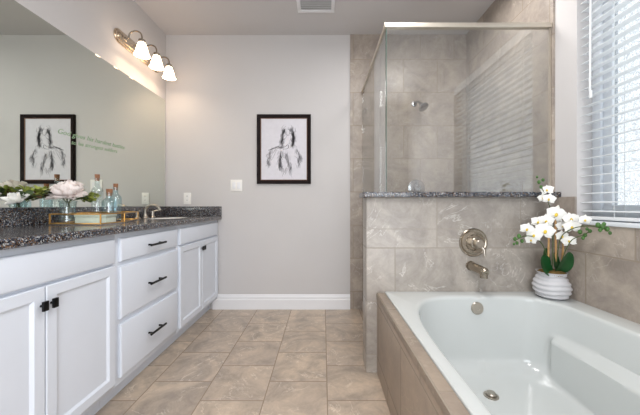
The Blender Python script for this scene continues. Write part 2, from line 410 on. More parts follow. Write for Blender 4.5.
# ------------------------------------------------------------------ countertop with sink hole
CZ0, CZ1 = .897, .932; CX = -1.012; SY, SX = 2.43, -1.30
ct = thing('countertop', 'speckled dark granite countertop on the white vanity cabinets', 'countertop', (CX, 1.79, CZ0))
t = B(); hh = CZ1 - CZ0; Y0, Y1 = .68 - 1.79, YB - 1.79 - .001; X0 = XL - CX + .001; bev = .006
def rect_loop(z, off): return [t.verts.new(v) for v in ((X0, Y0, z), (0 - off, Y0, z), (0 - off, Y1, z), (X0, Y1, z))]
ls = [rect_loop(0, bev), rect_loop(bev, 0), rect_loop(hh - bev, 0), rect_loop(hh, bev)]
for a, c_ in zip(ls, ls[1:]):
    for k in range(4): t.faces.new((a[k], a[(k + 1) % 4], c_[(k + 1) % 4], c_[k]))
eb = []; loops = []
for z_ in (0, hh):
    loops.append([t.verts.new((SX - CX + .15 * math.cos(2 * PI * k / 48), SY - 1.79 + .21 * math.sin(2 * PI * k / 48), z_)) for k in range(48)])
for k in range(48): t.faces.new((loops[0][k], loops[0][(k + 1) % 48], loops[1][(k + 1) % 48], loops[1][k]))
for rl, hl in ((ls[0], loops[0]), (ls[-1], loops[1])):
    ed = []
    for lp in (rl, hl):
        for k in range(len(lp)):
            e = t.edges.get((lp[k], lp[(k + 1) % len(lp)])) or t.edges.new((lp[k], lp[(k + 1) % len(lp)])); ed.append(e)
    bmesh.ops.triangle_fill(t, edges=ed, use_beauty=True)
obj('slab', t, M['granite'], ct, smooth=25)
t = B(); box(t, X0, X0 + .02, Y0, Y1, hh + .0002, 1.026 - CZ0, 0.002); obj('backsplash', t, M['granite'], ct)
t = B(); box(t, X0 + .0205, 0, Y1 - .02, Y1, hh + .0002, 1.026 - CZ0, 0.002); obj('side_splash', t, M['granite'], ct)
# sink
t = B(); lathe(t, [(1.0, -.0005), (.99, -.02), (.93, -.07), (.75, -.115), (.4, -.135), (.06, -.14), (.06, -.15), (.5, -.146), (.8, -.126), (.97, -.08), (1.03, -.03), (1.04, -.0005)], 48, T(0, 0, 0) @ Matrix.Diagonal((.146, .206, .9, 1)))
sk = thing('bathroom_sink', 'white oval undermount sink below the faucet', 'sink', (SX, SY, CZ1 - .004))
obj('bowl', t, M['sink'], sk)
t = B(); lathe(t, [(0, .003), (.018, .003), (.021, 0)], 24, T(0, 0, -.126)); obj('drain', t, M['nickel'], sk)
# faucet
fc = thing('faucet', 'brushed nickel widespread faucet on the granite counter', 'faucet', (-1.49, SY, CZ1))
t = B(); lathe(t, [(.026, 0), (.026, .006), (.018, .014), (.014, .03), (.013, .04)], 24); pts = []
for k in range(15):
    a = PI * k / 14 * .86; pts.append((.062 - .062 * math.cos(a), 0, .055 + .052 * math.sin(a)))
tube(t, [(0, 0, .03)] + pts + [(pts[-1][0] + .006, 0, pts[-1][2] - .012)], [.012] * 3 + [.0105] * 13 + [.012], 14); obj('spout', t, M['nickel'], fc)
for s in (-1, 1):
    t = B(); lathe(t, [(.024, 0), (.024, .005), (.016, .012), (.012, .03), (.014, .045), (.012, .055), (0, .058)], 24, T(0, s * .105, 0))
    tube(t, [(0, s * .105, .050), (.018, s * .118, .058), (.040, s * .135, .062)], [.007, .006, .005], 10); obj('handle', t, M['nickel'], fc)

# ------------------------------------------------------------------ mirror and lettering
mz0, mz1, my0, my1 = 1.028, 2.078, .45, YB - .032
mr = thing('wall_mirror', 'large frameless mirror on the left wall above the vanity', 'mirror', (XL, (my0 + my1) / 2, mz0))
t = B(); box(t, .0005, .006, -(my1 - my0) / 2, (my1 - my0) / 2, 0, mz1 - mz0); obj('glass', t, M['mirror'], mr, smooth=0)
def text_obj(name, body, size, mat, parent, mw, shear=0.0, ext=.0004, width=None):
    cu = bpy.data.curves.new('txt', 'FONT'); cu.body = body; cu.size = size; cu.shear = shear; cu.extrude = ext; cu.resolution_u = 3
    o = bpy.data.objects.new('txt', cu); COL.objects.link(o); bpy.context.view_layer.update()
    me = bpy.data.meshes.new_from_object(o.evaluated_get(bpy.context.evaluated_depsgraph_get()))
    bpy.data.objects.remove(o)
    if width:
        xs = [v.co.x for v in me.vertices]; k = width / (max(xs) - min(xs)); me.transform(Matrix.Diagonal((k, 1, 1, 1)))
    me.transform(mw); me.materials.clear(); me.materials.append(mat)
    q = bpy.data.objects.new(name, me); COL.objects.link(q); q.parent = parent; return q
# text plane: local x -> +y, local y -> +z, normal -> +x
RT = Matrix(((0, 0, 1, 0), (1, 0, 0, 0), (0, 1, 0, 0), (0, 0, 0, 1)))
ym = (my0 + my1) / 2
text_obj('lettering', 'God gives his hardest battles', .043, M['ink'], mr, T(.0066, 1.705 - ym, 1.463 - mz0) @ Matrix.Rotation(math.radians(1.5), 4, 'X') @ RT, .35, width=.575)
text_obj('lettering', 'to his strongest soldiers', .038, M['ink'], mr, T(.0066, 1.80 - ym, 1.418 - mz0) @ Matrix.Rotation(math.radians(2.5), 4, 'X') @ RT, .35, width=.40)

# ------------------------------------------------------------------ vanity light
vl = thing('vanity_light', 'three shade nickel vanity light above the mirror', 'wall light', (XL, 2.47, 2.335))
t = B()
def stad(L_, r, n=14): return [((L_ if math.cos(a) > 0 else -L_) + r * math.cos(a), r * math.sin(a)) for a in [2 * PI * (k + .5) / (2 * n) - PI / 2 for k in range(2 * n)]]
for z0, z1, rr in ((0.0005, .008, .055), (.008, .020, .046), (.020, .026, .030)):
    prism(t, stad(.245, rr), z0, z1, RT)
obj('backplate', t, M['nickel3'], vl, smooth=30)
for k, yy in enumerate((-.20, 0, .20)):
    t = B(); pts = []
    for q in range(13):
        a = PI * q / 12; pts.append((.050 + .047 * (1 - math.cos(a)) * 1.1 , yy, .012 + .055 * math.sin(a) ** .8))
    tube(t, [(.022, yy, .0), (.036, yy, .002)] + pts[0:] + [(pts[-1][0], yy, -.012)], .006, 10)
    lathe(t, [(.013, 0), (.024, -.004), (.026, -.022), (.022, -.030), (0, -.030)], 24, T(pts[-1][0], yy, 0)); ax = pts[-1][0]
    lathe(t, [(.018, 0), (.018, .006), (.008, .012)], 20, T(.022, yy, 0) @ Matrix.Rotation(PI / 2, 4, 'Y'))
    ar = obj('arm', t, M['nickel2'], vl)
    t = B(); lathe(t, [(.026, -.024), (.030, -.034), (.041, -.062), (.049, -.092), (.056, -.118), (.066, -.134), (.063, -.134), (.053, -.117), (.046, -.092), (.038, -.062), (.026, -.030)], 32, T(ax, yy, 0) @ Matrix.Diagonal((.88, .88, .94, 1)))
    obj('shade', t, M['bulb'], vl, label='glowing white bell shaped glass shade')
    l = bpy.data.lights.new('bulb_light', 'POINT'); l.energy = 0.8; l.color = (1.0, 0.74, 0.5); l.shadow_soft_size = .025
    lo = bpy.data.objects.new('bulb_light', l); COL.objects.link(lo); lo.parent = vl; lo.location = (ax, yy, -.095)

# ------------------------------------------------------------------ framed drawing
FXc, FZc, FW, FH = -.389, 1.596, .536, .690
fr = thing('framed_drawing', 'dark wood framed charcoal sketch hanging on the back wall', 'picture', (FXc, YB, FZc - FH / 2))
def frame_ring(t, w0, h0, w1, h1, prof):
    ls = []
    for f, y in prof:
        ww = w0 + (w1 - w0) * f; hh_ = h0 + (h1 - h0) * f
        ls.append([t.verts.new((sx * ww / 2, -y, FH / 2 + sz * hh_ / 2)) for sx, sz in ((-1, -1), (1, -1), (1, 1), (-1, 1))])
    for a, c_ in zip(ls, ls[1:]):
        for k in range(4): t.faces.new((a[k], a[(k + 1) % 4], c_[(k + 1) % 4], c_[k]))
t = B(); frame_ring(t, FW, FH, FW - .072, FH - .072, [(0, .001), (0, .022), (.12, .027), (.5, .024), (.85, .018), (1, .018), (1, .008)]); obj('frame', t, M['frame'], fr, smooth=20)
t = B(); frame_ring(t, FW - .072, FH - .072, FW - .084, FH - .084, [(0, .008), (0, .016), (1, .014), (1, .009)]); obj('inner_lip', t, M['frame2'], fr, smooth=20)
t = B(); box(t, -FW / 2 + .034, FW / 2 - .034, -.010, -.0015, .034, FH - .034); obj('paper', t, M['paper'], fr)
def strokes(name, mat, lst, y):
    t = B()
    for pts, wd, rep, jit in lst:
        for r_ in range(rep):
            P = [Vector(((u - 160) / 319 * .50, 0, FH / 2 + (207 - v) / 415 * .64)) for u, v in pts]
            j = Vector((random.uniform(-jit, jit), 0, random.uniform(-jit, jit)))
            Q = []
            for i in range(len(P) - 1):
                for k in range(4): 
                    f = k / 4; a0 = P[max(i - 1, 0)]; a1 = P[i]; a2 = P[i + 1]; a3 = P[min(i + 2, len(P) - 1)]
                    Q.append(.5 * ((2 * a1) + (a2 - a0) * f + (2 * a0 - 5 * a1 + 4 * a2 - a3) * f * f + (3 * a1 - a0 - 3 * a2 + a3) * f ** 3) + j)
            Q.append(P[-1] + j); prev = None; N = len(Q)
            for i, q in enumerate(Q):
                d = (Q[min(i + 1, N - 1)] - Q[max(i - 1, 0)]).normalized(); s = Vector((-d.z, 0, d.x)) * wd * .62 * (.35 + .65 * math.sin(PI * (i + .3) / (N - .4)))
                cur = [t.verts.new(q + s + Vector((0, -y, 0))), t.verts.new(q - s + Vector((0, -y, 0)))]
                if prev: t.faces.new((prev[0], prev[1], cur[1], cur[0]))
                prev = cur
    obj(name, t, mat, fr, smooth=0)
SH, LN = [], []
R_2 = random.Random(11)
def hatch(lst, poly_pts, n, ln, ang, wd):      # short hatching strokes scattered around a path
    for k in range(n):
        u, v = poly_pts[R_2.randrange(len(poly_pts))]; u += R_2.gauss(0, 7); v += R_2.gauss(0, 9); a = ang + R_2.gauss(0, .35); L1 = ln * R_2.uniform(.5, 1.2)
        lst.append(([(u - math.cos(a) * L1 / 2, v - math.sin(a) * L1 / 2), (u + R_2.gauss(0, 2), v + R_2.gauss(0, 2)), (u + math.cos(a) * L1 / 2, v + math.sin(a) * L1 / 2)], wd, 1, 0))
hatch(SH, [(160, 85), (152, 105), (147, 130), (143, 155), (150, 165)], 70, 34, 1.75, .0042)
hatch(SH, [(208, 85), (216, 105), (222, 130), (222, 155), (216, 180)], 90, 36, 1.45, .0045)
hatch(SH, [(85, 215), (70, 240), (62, 265), (60, 290), (66, 305)], 50, 32, 1.9, .0036)
hatch(SH, [(240, 215), (252, 240), (262, 265), (258, 290), (252, 312)], 50, 32, 1.3, .0036)
hatch(SH, [(140, 240), (136, 265), (134, 290), (138, 315), (142, 335)], 60, 40, 1.6, .0038)
hatch(SH, [(175, 250), (182, 280), (196, 310), (204, 335), (200, 355)], 60, 38, 1.45, .0030)
hatch(SH, [(110, 205), (135, 195), (150, 190)], 24, 30, 2.7, .0034)
hatch(LN, [(222, 140), (214, 170), (206, 95)], 16, 30, 1.5, .0016)
hatch(LN, [(134, 270), (138, 310), (140, 250)], 16, 40, 1.6, .0017)
hatch(LN, [(166, 370), (178, 345), (200, 330)], 14, 30, 1.8, .0014)
hatch(LN, [(62, 250), (60, 290), (258, 260), (254, 300)], 16, 28, 1.6, .0013)
LN += [([(172, 84), (186, 76), (198, 90), (196, 108), (184, 118), (173, 104), (172, 84)], .0014, 2, .0015),
    ([(178, 116), (172, 132), (152, 148), (136, 172), (124, 190)], .0014, 2, .002), ([(194, 114), (200, 135), (196, 155), (202, 182), (194, 205)], .0012, 2, .002),
    ([(128, 186), (98, 200), (60, 214)], .0030, 3, .003), ([(150, 180), (165, 190), (185, 178), (188, 198), (160, 206), (128, 192)], .0018, 2, .002),
    ([(110, 222), (96, 250), (78, 282)], .0010, 2, .003), ([(240, 205), (256, 240), (262, 290)], .0012, 2, .003), ([(168, 90), (156, 112), (150, 150)], .0014, 2, .003)]
strokes('charcoal_shading', M['char2'], SH, .0103)
strokes('charcoal_lines', M['char'], LN, .0106)

# ------------------------------------------------------------------ switches and outlets on back wall
def wall_plate(name, label, X, Z, w_, n, cat):
    o = thing(name, label, cat, (X, YB, Z))
    t = B(); box(t, -w_ / 2, w_ / 2, -.007, -.0003, -.058, .058, 0.0025); obj('plate', t, M['plate'], o)
    for k in range(n):
        cx = (k - (n - 1) / 2) * .046
        if cat == 'outlet':   # two receptacles with slots
            for s in (-1, 1):
                t = B(); lathe(t, [(.0165, 0), (.0165, .003), (0, .003)], 24, T(cx, -.0065, s * .02) @ ROT_Y)
                rc = obj('receptacle', t, M['plate'], o); t = B()
                box(t, cx - .007, cx - .0045, -.0100, -.0092, s * .02 - .001, s * .02 + .008); box(t, cx + .0045, cx + .007, -.0100, -.0092, s * .02 - .001, s * .02 + .008)
                obj('slots', t, M['dark'], rc)
        else:
            t = B(); box(t, cx - .0165, cx + .0165, -.0105, -.0065, -.033, .033, 0.0015); obj('rocker', t, M['trimw'], o)
    return o
wall_plate('light_switch', 'white double light switch plate on the back wall', -.865, 1.235, .118, 2, 'light switch')
wall_plate('wall_outlet', 'white wall outlet above the counter on the back wall', -1.355, 1.105, .072, 1, 'outlet')

# ------------------------------------------------------------------ ceiling vent and added fill lamps
vt = thing('ceiling_vent', 'white air vent grille in the ceiling', 'vent', (-.06, 2.385, H))
t = B(); W_, D_ = .16, .165
for a in ((-W_, W_, -D_, -D_ + .03), (-W_, W_, D_ - .03, D_), (-W_, -W_ + .03, -D_ + .03, D_ - .03), (W_ - .03, W_, -D_ + .03, D_ - .03)): box(t, a[0], a[1], a[2], a[3], -.012, -.0005, 0.003)
obj('frame', t, M['trimw'], vt)
t = B(); box(t, -W_ + .03, W_ - .03, -D_ + .03, D_ - .03, -.002, -.0005); obj('duct', t, M['ductg'], vt)
t = B()
for k in range(12):
    yy = -D_ + .042 + k * .0222
    prism(t, [(-.008, -.001), (.008, -.001), (.008, .001), (-.008, .001)], -W_ + .03, W_ - .03, T(0, yy, -.008) @ Matrix.Rotation(.6, 4, 'X') @ Matrix(((0, 0, 1, 0), (1, 0, 0, 0), (0, 1, 0, 0), (0, 0, 0, 1))))
obj('louvers', t, M['trimw'], vt)
for (x, y, p, hs), lb in zip(CEIL_FILLS, ('large square white fill lamp added on the ceiling behind the camera', 'square white fill lamp added on the ceiling over the middle of the floor', 'small square white fill lamp added on the ceiling above the shower')):
    o = thing('ceiling_fill_lamp', lb, 'ceiling lamp', (x, y, H))
    t = B(); box(t, -hs - .02, hs + .02, -hs - .02, hs + .02, -.07, -.0005, 0.006); obj('housing', t, M['trimw'], o)  # housing added to carry the unseen fill light

# ------------------------------------------------------------------ bathtub
TX0, TX1, TY0, TY1, TZ = .383, XR - .0125, -.02, PY0 - .001, .505
cx, cy = .87, .83; A0, B0 = .432, .868
def sup(n1, n2, a, b_, N=300):
    M_ = 4000; P = []
    for k in range(M_):
        th = 2 * PI * k / M_; c_, s_ = math.cos(th), math.sin(th); n_ = n1 if c_ < 0 else n2
        if s_ < 0: n_ = 3.0
        P.append((math.copysign(abs(c_) ** (2 / n_), c_) * a, math.copysign(abs(s_) ** (2 / n_), s_) * b_))
    # sample by direction angle in the unit shape blended with arc length
    acc = [0]
    for k in range(M_): acc.append(acc[-1] + math.dist(P[k], P[(k + 1) % M_]))
    out = []; j = 0
    for i in range(N):
        tgt = acc[-1] * i / N
        while acc[j + 1] < tgt: j += 1
        out.append(P[j])
    return out
base = sup(3.5, 6.0, A0, B0)
N = len(base)
def ss(e0, e1, x):
    f = max(0, min(1, (x - e0) / (e1 - e0))); return f * f * (3 - 2 * f)
t = B(); rings = []
def outer(z, inset):
    x0, x1, y0, y1 = TX0 + inset, TX1 - inset, TY0 + inset, TY1 - inset; L_ = []
    for (bx, by) in base:
        k = 1e9
        if bx > 1e-9: k = min(k, (x1 - cx) / bx)
        if bx < -1e-9: k = min(k, (x0 - cx) / bx)
        if by > 1e-9: k = min(k, (y1 - cy) / by)
        if by < -1e-9: k = min(k, (y0 - cy) / by)
        L_.append([cx + bx * k, cy + by * k, z])
    for X, Y in ((x0, y0), (x0, y1), (x1, y0), (x1, y1)):
        i = min(range(N), key=lambda q: (L_[q][0] - X) ** 2 + (L_[q][1] - Y) ** 2); L_[i][0] = X; L_[i][1] = Y
    return [t.verts.new(v) for v in L_]
rings.append(outer(.494, 0)); rings.append(outer(TZ - .004, 0)); rings.append(outer(TZ - .001, .002)); rings.append(outer(TZ, .006))
for sc_, z_ in ((1.035, TZ + .0005), (1.02, TZ - .0005), (1.008, TZ - .004), (1.0, TZ - .011)):
    rings.append([t.verts.new((cx + bx * sc_, cy + by * sc_, z_)) for bx, by in base])
prof = []
zf = .095
for k in range(1, 41):
    q = k / 40
    z_ = TZ - .011 - (TZ - .011 - zf) * (1 - (1 - q) ** 1.0)
    prof.append(z_)
for z_ in prof:
    dep = (TZ - .011 - z_) / (TZ - .011 - zf)
    inn = .30 * dep + .10 * dep ** 3 + .60 * max(0, (dep - .78) / .22) ** 3
    L_ = []
    for bx, by in base:
        ix = .115 * inn; iyb = .10 * inn; iyf = .34 * inn
        kx = (A0 - ix) / A0; ky = (B0 - (iyb if by > 0 else iyf)) / B0
        X = cx + bx * kx; Y = cy + by * ky
        wy = ss(1.585, 1.535, Y) * ss(.30, .55, Y)
        top = .345 + .03 * ss(1.2, .5, Y)
        wz = ss(top, top - .03, z_)
        side = ss(.80, .93, abs(bx) / A0)
        over = max(0, abs(X - cx) - .338)
        X -= math.copysign(over * wy * wz * side, bx)
        L_.append(t.verts.new((X, Y, z_)))
    rings.append(L_)
last = [v.co.copy() for v in rings[-1]]
for f in (.93, .8, .5, .2):
    rings.append([t.verts.new((cx + (c_.x - cx) * f, cy + (c_.y - cy) * f, zf - .004 * (1 - f) - .002)) for c_ in last])
for a, c_ in zip(rings, rings[1:]):
    for k in range(N): t.faces.new((a[k], a[(k + 1) % N], c_[(k + 1) % N], c_[k]))
t.faces.new(rings[-1])
tubo = obj('bathtub', t, M['tub'], smooth=60, label='white acrylic bathtub with a moulded armrest set in a tiled deck', cat='bathtub')
OVX, OVZ = .90, .437
ovy = max(v.co.y for v in tubo.data.vertices if abs(v.co.z - OVZ) < .012 and abs(v.co.x - OVX) < .03)
t = B(); lathe(t, [(.036, 0), (.036, .006), (.033, .010), (.012, .010), (.012, .008), (0, .008)], 32, T(OVX, ovy + .001, OVZ) @ Matrix.Rotation(-.10, 4, 'X') @ ROT_Y)
obj('overflow_cover', t, M['nickel'], tubo, label='round brushed nickel overflow cover')
t = B(); dx, dy = .835, 1.44
lathe(t, [(0, .016), (.020, .015), (.024, .010), (.024, .006)], 28, T(dx, dy, zf)); lathe(t, [(.035, -.004), (.034, .002), (.026, .004), (.022, .0), (0, .0)], 28, T(dx, dy, zf)); tube(t, [(dx, dy, zf), (dx, dy, zf + .012)], .01, 12)
obj('drain', t, M['nickel'], tubo, label='brushed nickel pop-up drain')
# tiled surround
su = thing('tub_surround', 'beige tiled tub apron and narrow tile deck beside the floor', 'tub surround', (.335, .85, 0))
t = B(); box(t, 0, .030, -.87, .9495, 0, .462, 0.001); 
o_ = obj('apron', t, M['tile_apron'], su)
t = B(); box(t, -.004, .0475, -.87, .9495, .4635, .497, 0.0025); obj('edge_tiles', t, tile_mat('edge_tile', 1, 0, -.12 - 5, -3.3, 0.33, 0.33, (166, 150, 134), (146, 132, 120), (190, 176, 158)), su)

# ------------------------------------------------------------------ tub filler and valve on the half wall
vx, vz = .932, .808
vv = thing('shower_valve', 'round brushed nickel tub valve with lever above the tub spout', 'valve', (vx, PY0, vz))
t = B(); lathe(t, [(.088, .0005), (.088, .004), (.083, .009), (.076, .009), (.070, .005), (.050, .006), (.046, .012), (0, .012)], 48, ROT_Y); obj('escutcheon', t, M['nickel2'], vv)
t = B(); lathe(t, [(.034, .012), (.034, .03), (.028, .036), (.024, .060), (.026, .070), (.020, .076), (0, .076)], 32, T(.006, 0, 0) @ ROT_Y); tube(t, [(.012, -.055, -.005), (.030, -.066, -.035), (.034, -.070, -.075)], [.012, .010, .008], 12)
obj('lever', t, M['nickel'], vv)
sp = thing('tub_spout', 'brushed nickel tub spout on the tiled half wall below the valve', 'tub spout', (.915, PY0, .665))
t = B(); tube(t, [(0, -.0005, 0), (0, -.012, 0)], .030, 24)
tube(t, [(0, -.012, 0), (.006, -.045, -.003), (.016, -.09, -.008), (.022, -.118, -.012), (.024, -.132, -.018)], [.026, .0255, .025, .025, .020], 24)
lathe(t, [(0, .0), (.021, .0), (.022, .03), (.0, .03)], 20, T(.021, -.112, -.050)); obj('spout', t, M['nickel2'], sp)

# ------------------------------------------------------------------ shower enclosure
GX, GY, GT = .394, 1.816, 2.168
se = thing('shower_enclosure', 'clear glass shower enclosure with nickel header standing on the granite ledge', 'shower enclosure', (GX, GY, 1.120))
z0, z1 = .0005, GT - 1.12
def glass(name, x0, x1, y0, y1, za, zb):
    t = B(); box(t, x0, x1, y0, y1, za, zb); g = obj(name, t, M['glass'], se, smooth=0); return g
xr = XR - .012 - GX
g = glass('front_panel', .004, xr - .001, 0, .008, z0, z1 - .02)
t = B(); box(t, .0, .0038, -.002, .010, z0, z1 - .02); obj('glass_edge', t, M['edge'], g)
glass('side_panel', -.004, .0035, .0105, PY1 - GY + .03, z0, z1 - .02)
g = glass('shower_door', -.004, .0035, PY1 - GY + .034, YB - .012 - GY - .006, -1.005, z1 - .02)
t = B(); box(t, -.010, xr - .001, -.012, .020, z1 - .020, z1 + .008, 0.002); obj('header', t, M['header'], se, label='brushed nickel header bar')
t = B(); box(t, -.010, .010, .0205, YB - .012 - GY - .001, z1 - .020, z1 + .008, 0.002); obj('side_header', t, M['header'], se)
t = B(); box(t, xr - .011, xr - .001, -.003, .011, z0, z1 - .0205); obj('wall_channel', t, M['header'], se)
t = B()
hy = 2.13 - GY
for s in (.05, .20): tube(t, [(-.004, hy, -.35 + s * 0), (-.004, hy, -.35)], .001, 4) if False else None
tube(t, [(-.005, hy, -.30), (-.045, hy, -.30), (-.045, hy, -.10), (-.005, hy, -.10)], .008, 10); obj('door_handle', t, M['chrome'], g)
# shower fittings on the back tile
YS = YB - .012
sh = thing('shower_head', 'small chrome shower head on the back tile wall', 'shower head', (.910, YS, 2.045))
t = B(); lathe(t, [(.028, .0005), (.026, .008), (.014, .012)], 24, ROT_Y); tube(t, [(0, -.005, 0), (.004, -.06, .004), (.010, -.10, -.012), (.016, -.12, -.035)], .010, 12); obj('shower_arm', t, M['chrome'], sh)
t = B(); lathe(t, [(.012, .0), (.016, -.010), (.024, -.030), (.047, -.055), (.047, -.068), (.040, -.072), (0, -.070)], 32, T(.016, -.122, -.033) @ Matrix.Rotation(-.45, 4, 'Y') @ Matrix.Rotation(-.5, 4, 'X')); obj('spray_head', t, M['chrome'], sh)
sv = thing('shower_control', 'round chrome shower control plate low behind the glass', 'shower control', (.93, YS, 1.21))
t = B(); lathe(t, [(.085, .0005), (.083, .008), (.070, .012), (.035, .014), (.032, .04), (.026, .055), (0, .055)], 40, ROT_Y); tube(t, [(0, -.05, 0), (.0, -.056, .03), (-.002, -.06, .06)], [.010, .008, .007], 10); obj('plate', t, M['chrome'], sv)
hk = thing('robe_hook', 'small chrome robe hook on the tile beside the painted wall', 'hook', (.422, YS, 1.985))
t = B(); lathe(t, [(.020, .0005), (.020, .006), (.008, .010), (.008, .03)], 20, ROT_Y); tube(t, [(0, -.028, .004), (0, -.045, -.008), (0, -.052, -.030), (0, -.040, -.045), (0, -.028, -.038)], .007, 10); obj('hook', t, M['chrome'], hk)

# ------------------------------------------------------------------ orchid
OX, OY, OZ = 1.322, 1.678, TZ + .001
oc = thing('potted_orchid', 'white orchid in a ribbed white pot on the back corner of the tub', 'orchid', (OX, OY, OZ))
prof = [(0, 0), (.052, 0), (.060, .006)]
for k in range(61):
    q = k / 60; r = .066 + .025 * math.sin(PI * min(1, q * 1.08 + .08)) ** .8 + .0030 * math.cos(q * 2 * PI * 5)
    prof.append((r, .012 + q * .132))
prof += [(.076, .150), (.071, .150), (.069, .13), (0, .128)]
t = B(); lathe(t, prof, 48)
for v in t.verts: v.co.z += .0035 * math.sin(3 * math.atan2(v.co.y, v.co.x)) * (v.co.z > .02) * (v.co.z < .14)
obj('pot', t, M['pot'], oc, smooth=60)
t = B(); bmesh.ops.create_icosphere(t, subdivisions=4, radius=1)
for v in t.verts:
    nz = math.sin(v.co.x * 17) * math.cos(v.co.y * 15) * .06 + random.uniform(-.05, .05); v.co = Vector((v.co.x * .070, v.co.y * .070, .140 + max(-.3, v.co.z + nz) * .022))
obj('moss', t, M['moss'], oc, smooth=0)
def loc_px(X, Y, d):
    p = Vector(px(X, Y, d)); return p - Vector((OX, OY, OZ))
def blade(t, path, width, curl=.25, n=9, up=Vector((0, 0, 1)), tipp=.7):
    """strap/oval leaf along a path with a folded midrib"""
    path = [Vector(p) for p in path]; P = []
    for i in range(n + 1):
        f = i / n * (len(path) - 1); k = min(int(f), len(path) - 2); u = f - k
        a0 = path[max(k - 1, 0)]; a1 = path[k]; a2 = path[k + 1]; a3 = path[min(k + 2, len(path) - 1)]
        P.append(.5 * ((2 * a1) + (a2 - a0) * u + (2 * a0 - 5 * a1 + 4 * a2 - a3) * u * u + (3 * a1 - a0 - 3 * a2 + a3) * u ** 3))
    prev = None
    for i, p in enumerate(P):
        d = (P[min(i + 1, n)] - P[max(i - 1, 0)]).normalized(); s = d.cross(up); s = s.normalized() if s.length > 1e-4 else Vector((1, 0, 0)); nn = s.cross(d).normalized()
        f = i / n; w_ = width * max(.02, math.sin(PI * min(1, f * .94 + .05)) ** tipp)
        cur = [t.verts.new(p + s * w_ * q + nn * (abs(q) * w_ * curl)) for q in (-1, -.5, 0, .5, 1)]
        low = [t.verts.new(v.co - nn * .0012) for v in cur]
        if prev:
            for k in range(4):
                t.faces.new((prev[0][k], prev[0][k + 1], cur[k + 1], cur[k])); t.faces.new((prev[1][k + 1], prev[1][k], low[k], low[k + 1]))
            t.faces.new((prev[0][0], cur[0], low[0], prev[1][0])); t.faces.new((prev[0][4], prev[1][4], low[4], cur[4]))
        else: t.faces.new(cur + low[::-1])
        prev = (cur, low)
    t.faces.new(prev[0] + prev[1][::-1])
toCam = (Vector((0, 0, 1.04)) - Vector((OX, OY, OZ + .3))).normalized()
for pth, wd in (([(-.010, -.02, .145), (-.055, -.035, .175), (-.078, -.040, .225), (-.084, -.045, .250)], .044), ([(.015, -.02, .145), (.030, -.040, .180), (.048, -.048, .225), (.062, -.052, .270)], .048), ([(.0, .01, .145), (-.03, .0, .19), (-.035, .0, .25), (-.028, .0, .285)], .030), ([(.01, -.03, .145), (.015, -.015, .20), (.020, .0, .26)], .026)):
    t = B(); blade(t, pth, wd, .22, 12, up=Vector((.35, -1, .25)), tipp=.6); obj('leaf', t, M['leaf'], oc, smooth=60)
# bamboo stakes
for X0_, X1_, Yt in ((548, 549, 226), (556, 555.5, 216), (561, 564, 236)):
    t = B(); a = loc_px(X0_, 276, 1.67); b_ = loc_px(X1_, Yt, 1.67); tube(t, [a, (a + b_) / 2, b_], .0052, 8)
    for f in (.25, .55, .8):
        c_ = a.lerp(b_, f); tube(t, [c_ - Vector((0, 0, .003)), c_ + Vector((0, 0, .003))], .0068, 8)
    obj('stake', t, M['stake'], oc)
# flower spikes
def spline(P, n=8):
    P = [Vector(p) for p in P]; out = []
    for i in range(len(P) - 1):
        a0 = P[max(i - 1, 0)]; a1 = P[i]; a2 = P[i + 1]; a3 = P[min(i + 2, len(P) - 1)]
        for k in range(n):
            u = k / n; out.append(.5 * ((2 * a1) + (a2 - a0) * u + (2 * a0 - 5 * a1 + 4 * a2 - a3) * u * u + (3 * a1 - a0 - 3 * a2 + a3) * u ** 3))
    out.append(P[-1]); return out
spikes = [
    [(552, 274, 1.67), (553, 235, 1.66), (551, 212, 1.66), (546, 197, 1.66), (541, 186, 1.66)],
    [(550, 274, 1.66), (545, 250, 1.64), (536, 238, 1.62), (525, 236, 1.61), (516, 240, 1.60)],
    [(556, 274, 1.67), (560, 240, 1.64), (572, 229, 1.57), (590, 226, 1.47), (607, 230, 1.39)],
    [(558, 274, 1.67), (565, 252, 1.61), (572, 240, 1.57), (583, 235, 1.53), (589, 232, 1.50)],
]
for s in spikes:
    t = B(); tube(t, spline([loc_px(*q) for q in s]), .0024, 6); obj('stem', t, M['stem'], oc)
def petal(t, M4, L_, W_, cup):
    q = bmesh.new(); n1, n2 = 6, 6; g = []
    for i in range(n1 + 1):
        f = i / n1; wv = W_ * math.sin(PI * (f * .86 + .10)) ** .75; row = []
        for j in range(n2 + 1):
            u = -1 + 2 * j / n2
            row.append(q.verts.new((u * wv, f * L_ - .12 * L_ * abs(u) ** 2 * f, cup * (f * f * .5 + abs(u) ** 2 * .4) * L_ + .02 * L_ * math.sin(u * 7 + f * 4))))
        g.append(row)
    for i in range(n1):
        for j in range(n2): q.faces.new((g[i][j], g[i][j + 1], g[i + 1][j + 1], g[i + 1][j]))
    merge(t, q, M4)
def orchid_flower(p, size, yaw, pitch, roll):
    R = Matrix.Rotation(yaw, 4, 'Z') @ Matrix.Rotation(PI / 2 + pitch, 4, 'X') @ Matrix.Rotation(roll, 4, 'Z')   # flower faces -y before yaw
    t = B(); M0 = Matrix.Translation(p) @ R
    for a in (0, 2.2, -2.2): petal(t, M0 @ Matrix.Rotation(a, 4, 'Z') @ T(0, .002, -.002), size * .95, size * .34, -.12)
    for a in (1.25, -1.25): petal(t, M0 @ Matrix.Rotation(a, 4, 'Z') @ T(0, .002, .002), size * 1.0, size * .58, -.10)
    fl = obj('flower', t, M['petal'], oc, smooth=80)
    t = B(); bmesh.ops.create_icosphere(t, subdivisions=2, radius=1)
    for v in t.verts: v.co = Vector((v.co.x * size * .15, v.co.y * size * .22 - size * .10, v.co.z * size * .16 + size * .12))
    t.transform(M0); obj('flower_centre', t, M['yellow'], fl, smooth=80)
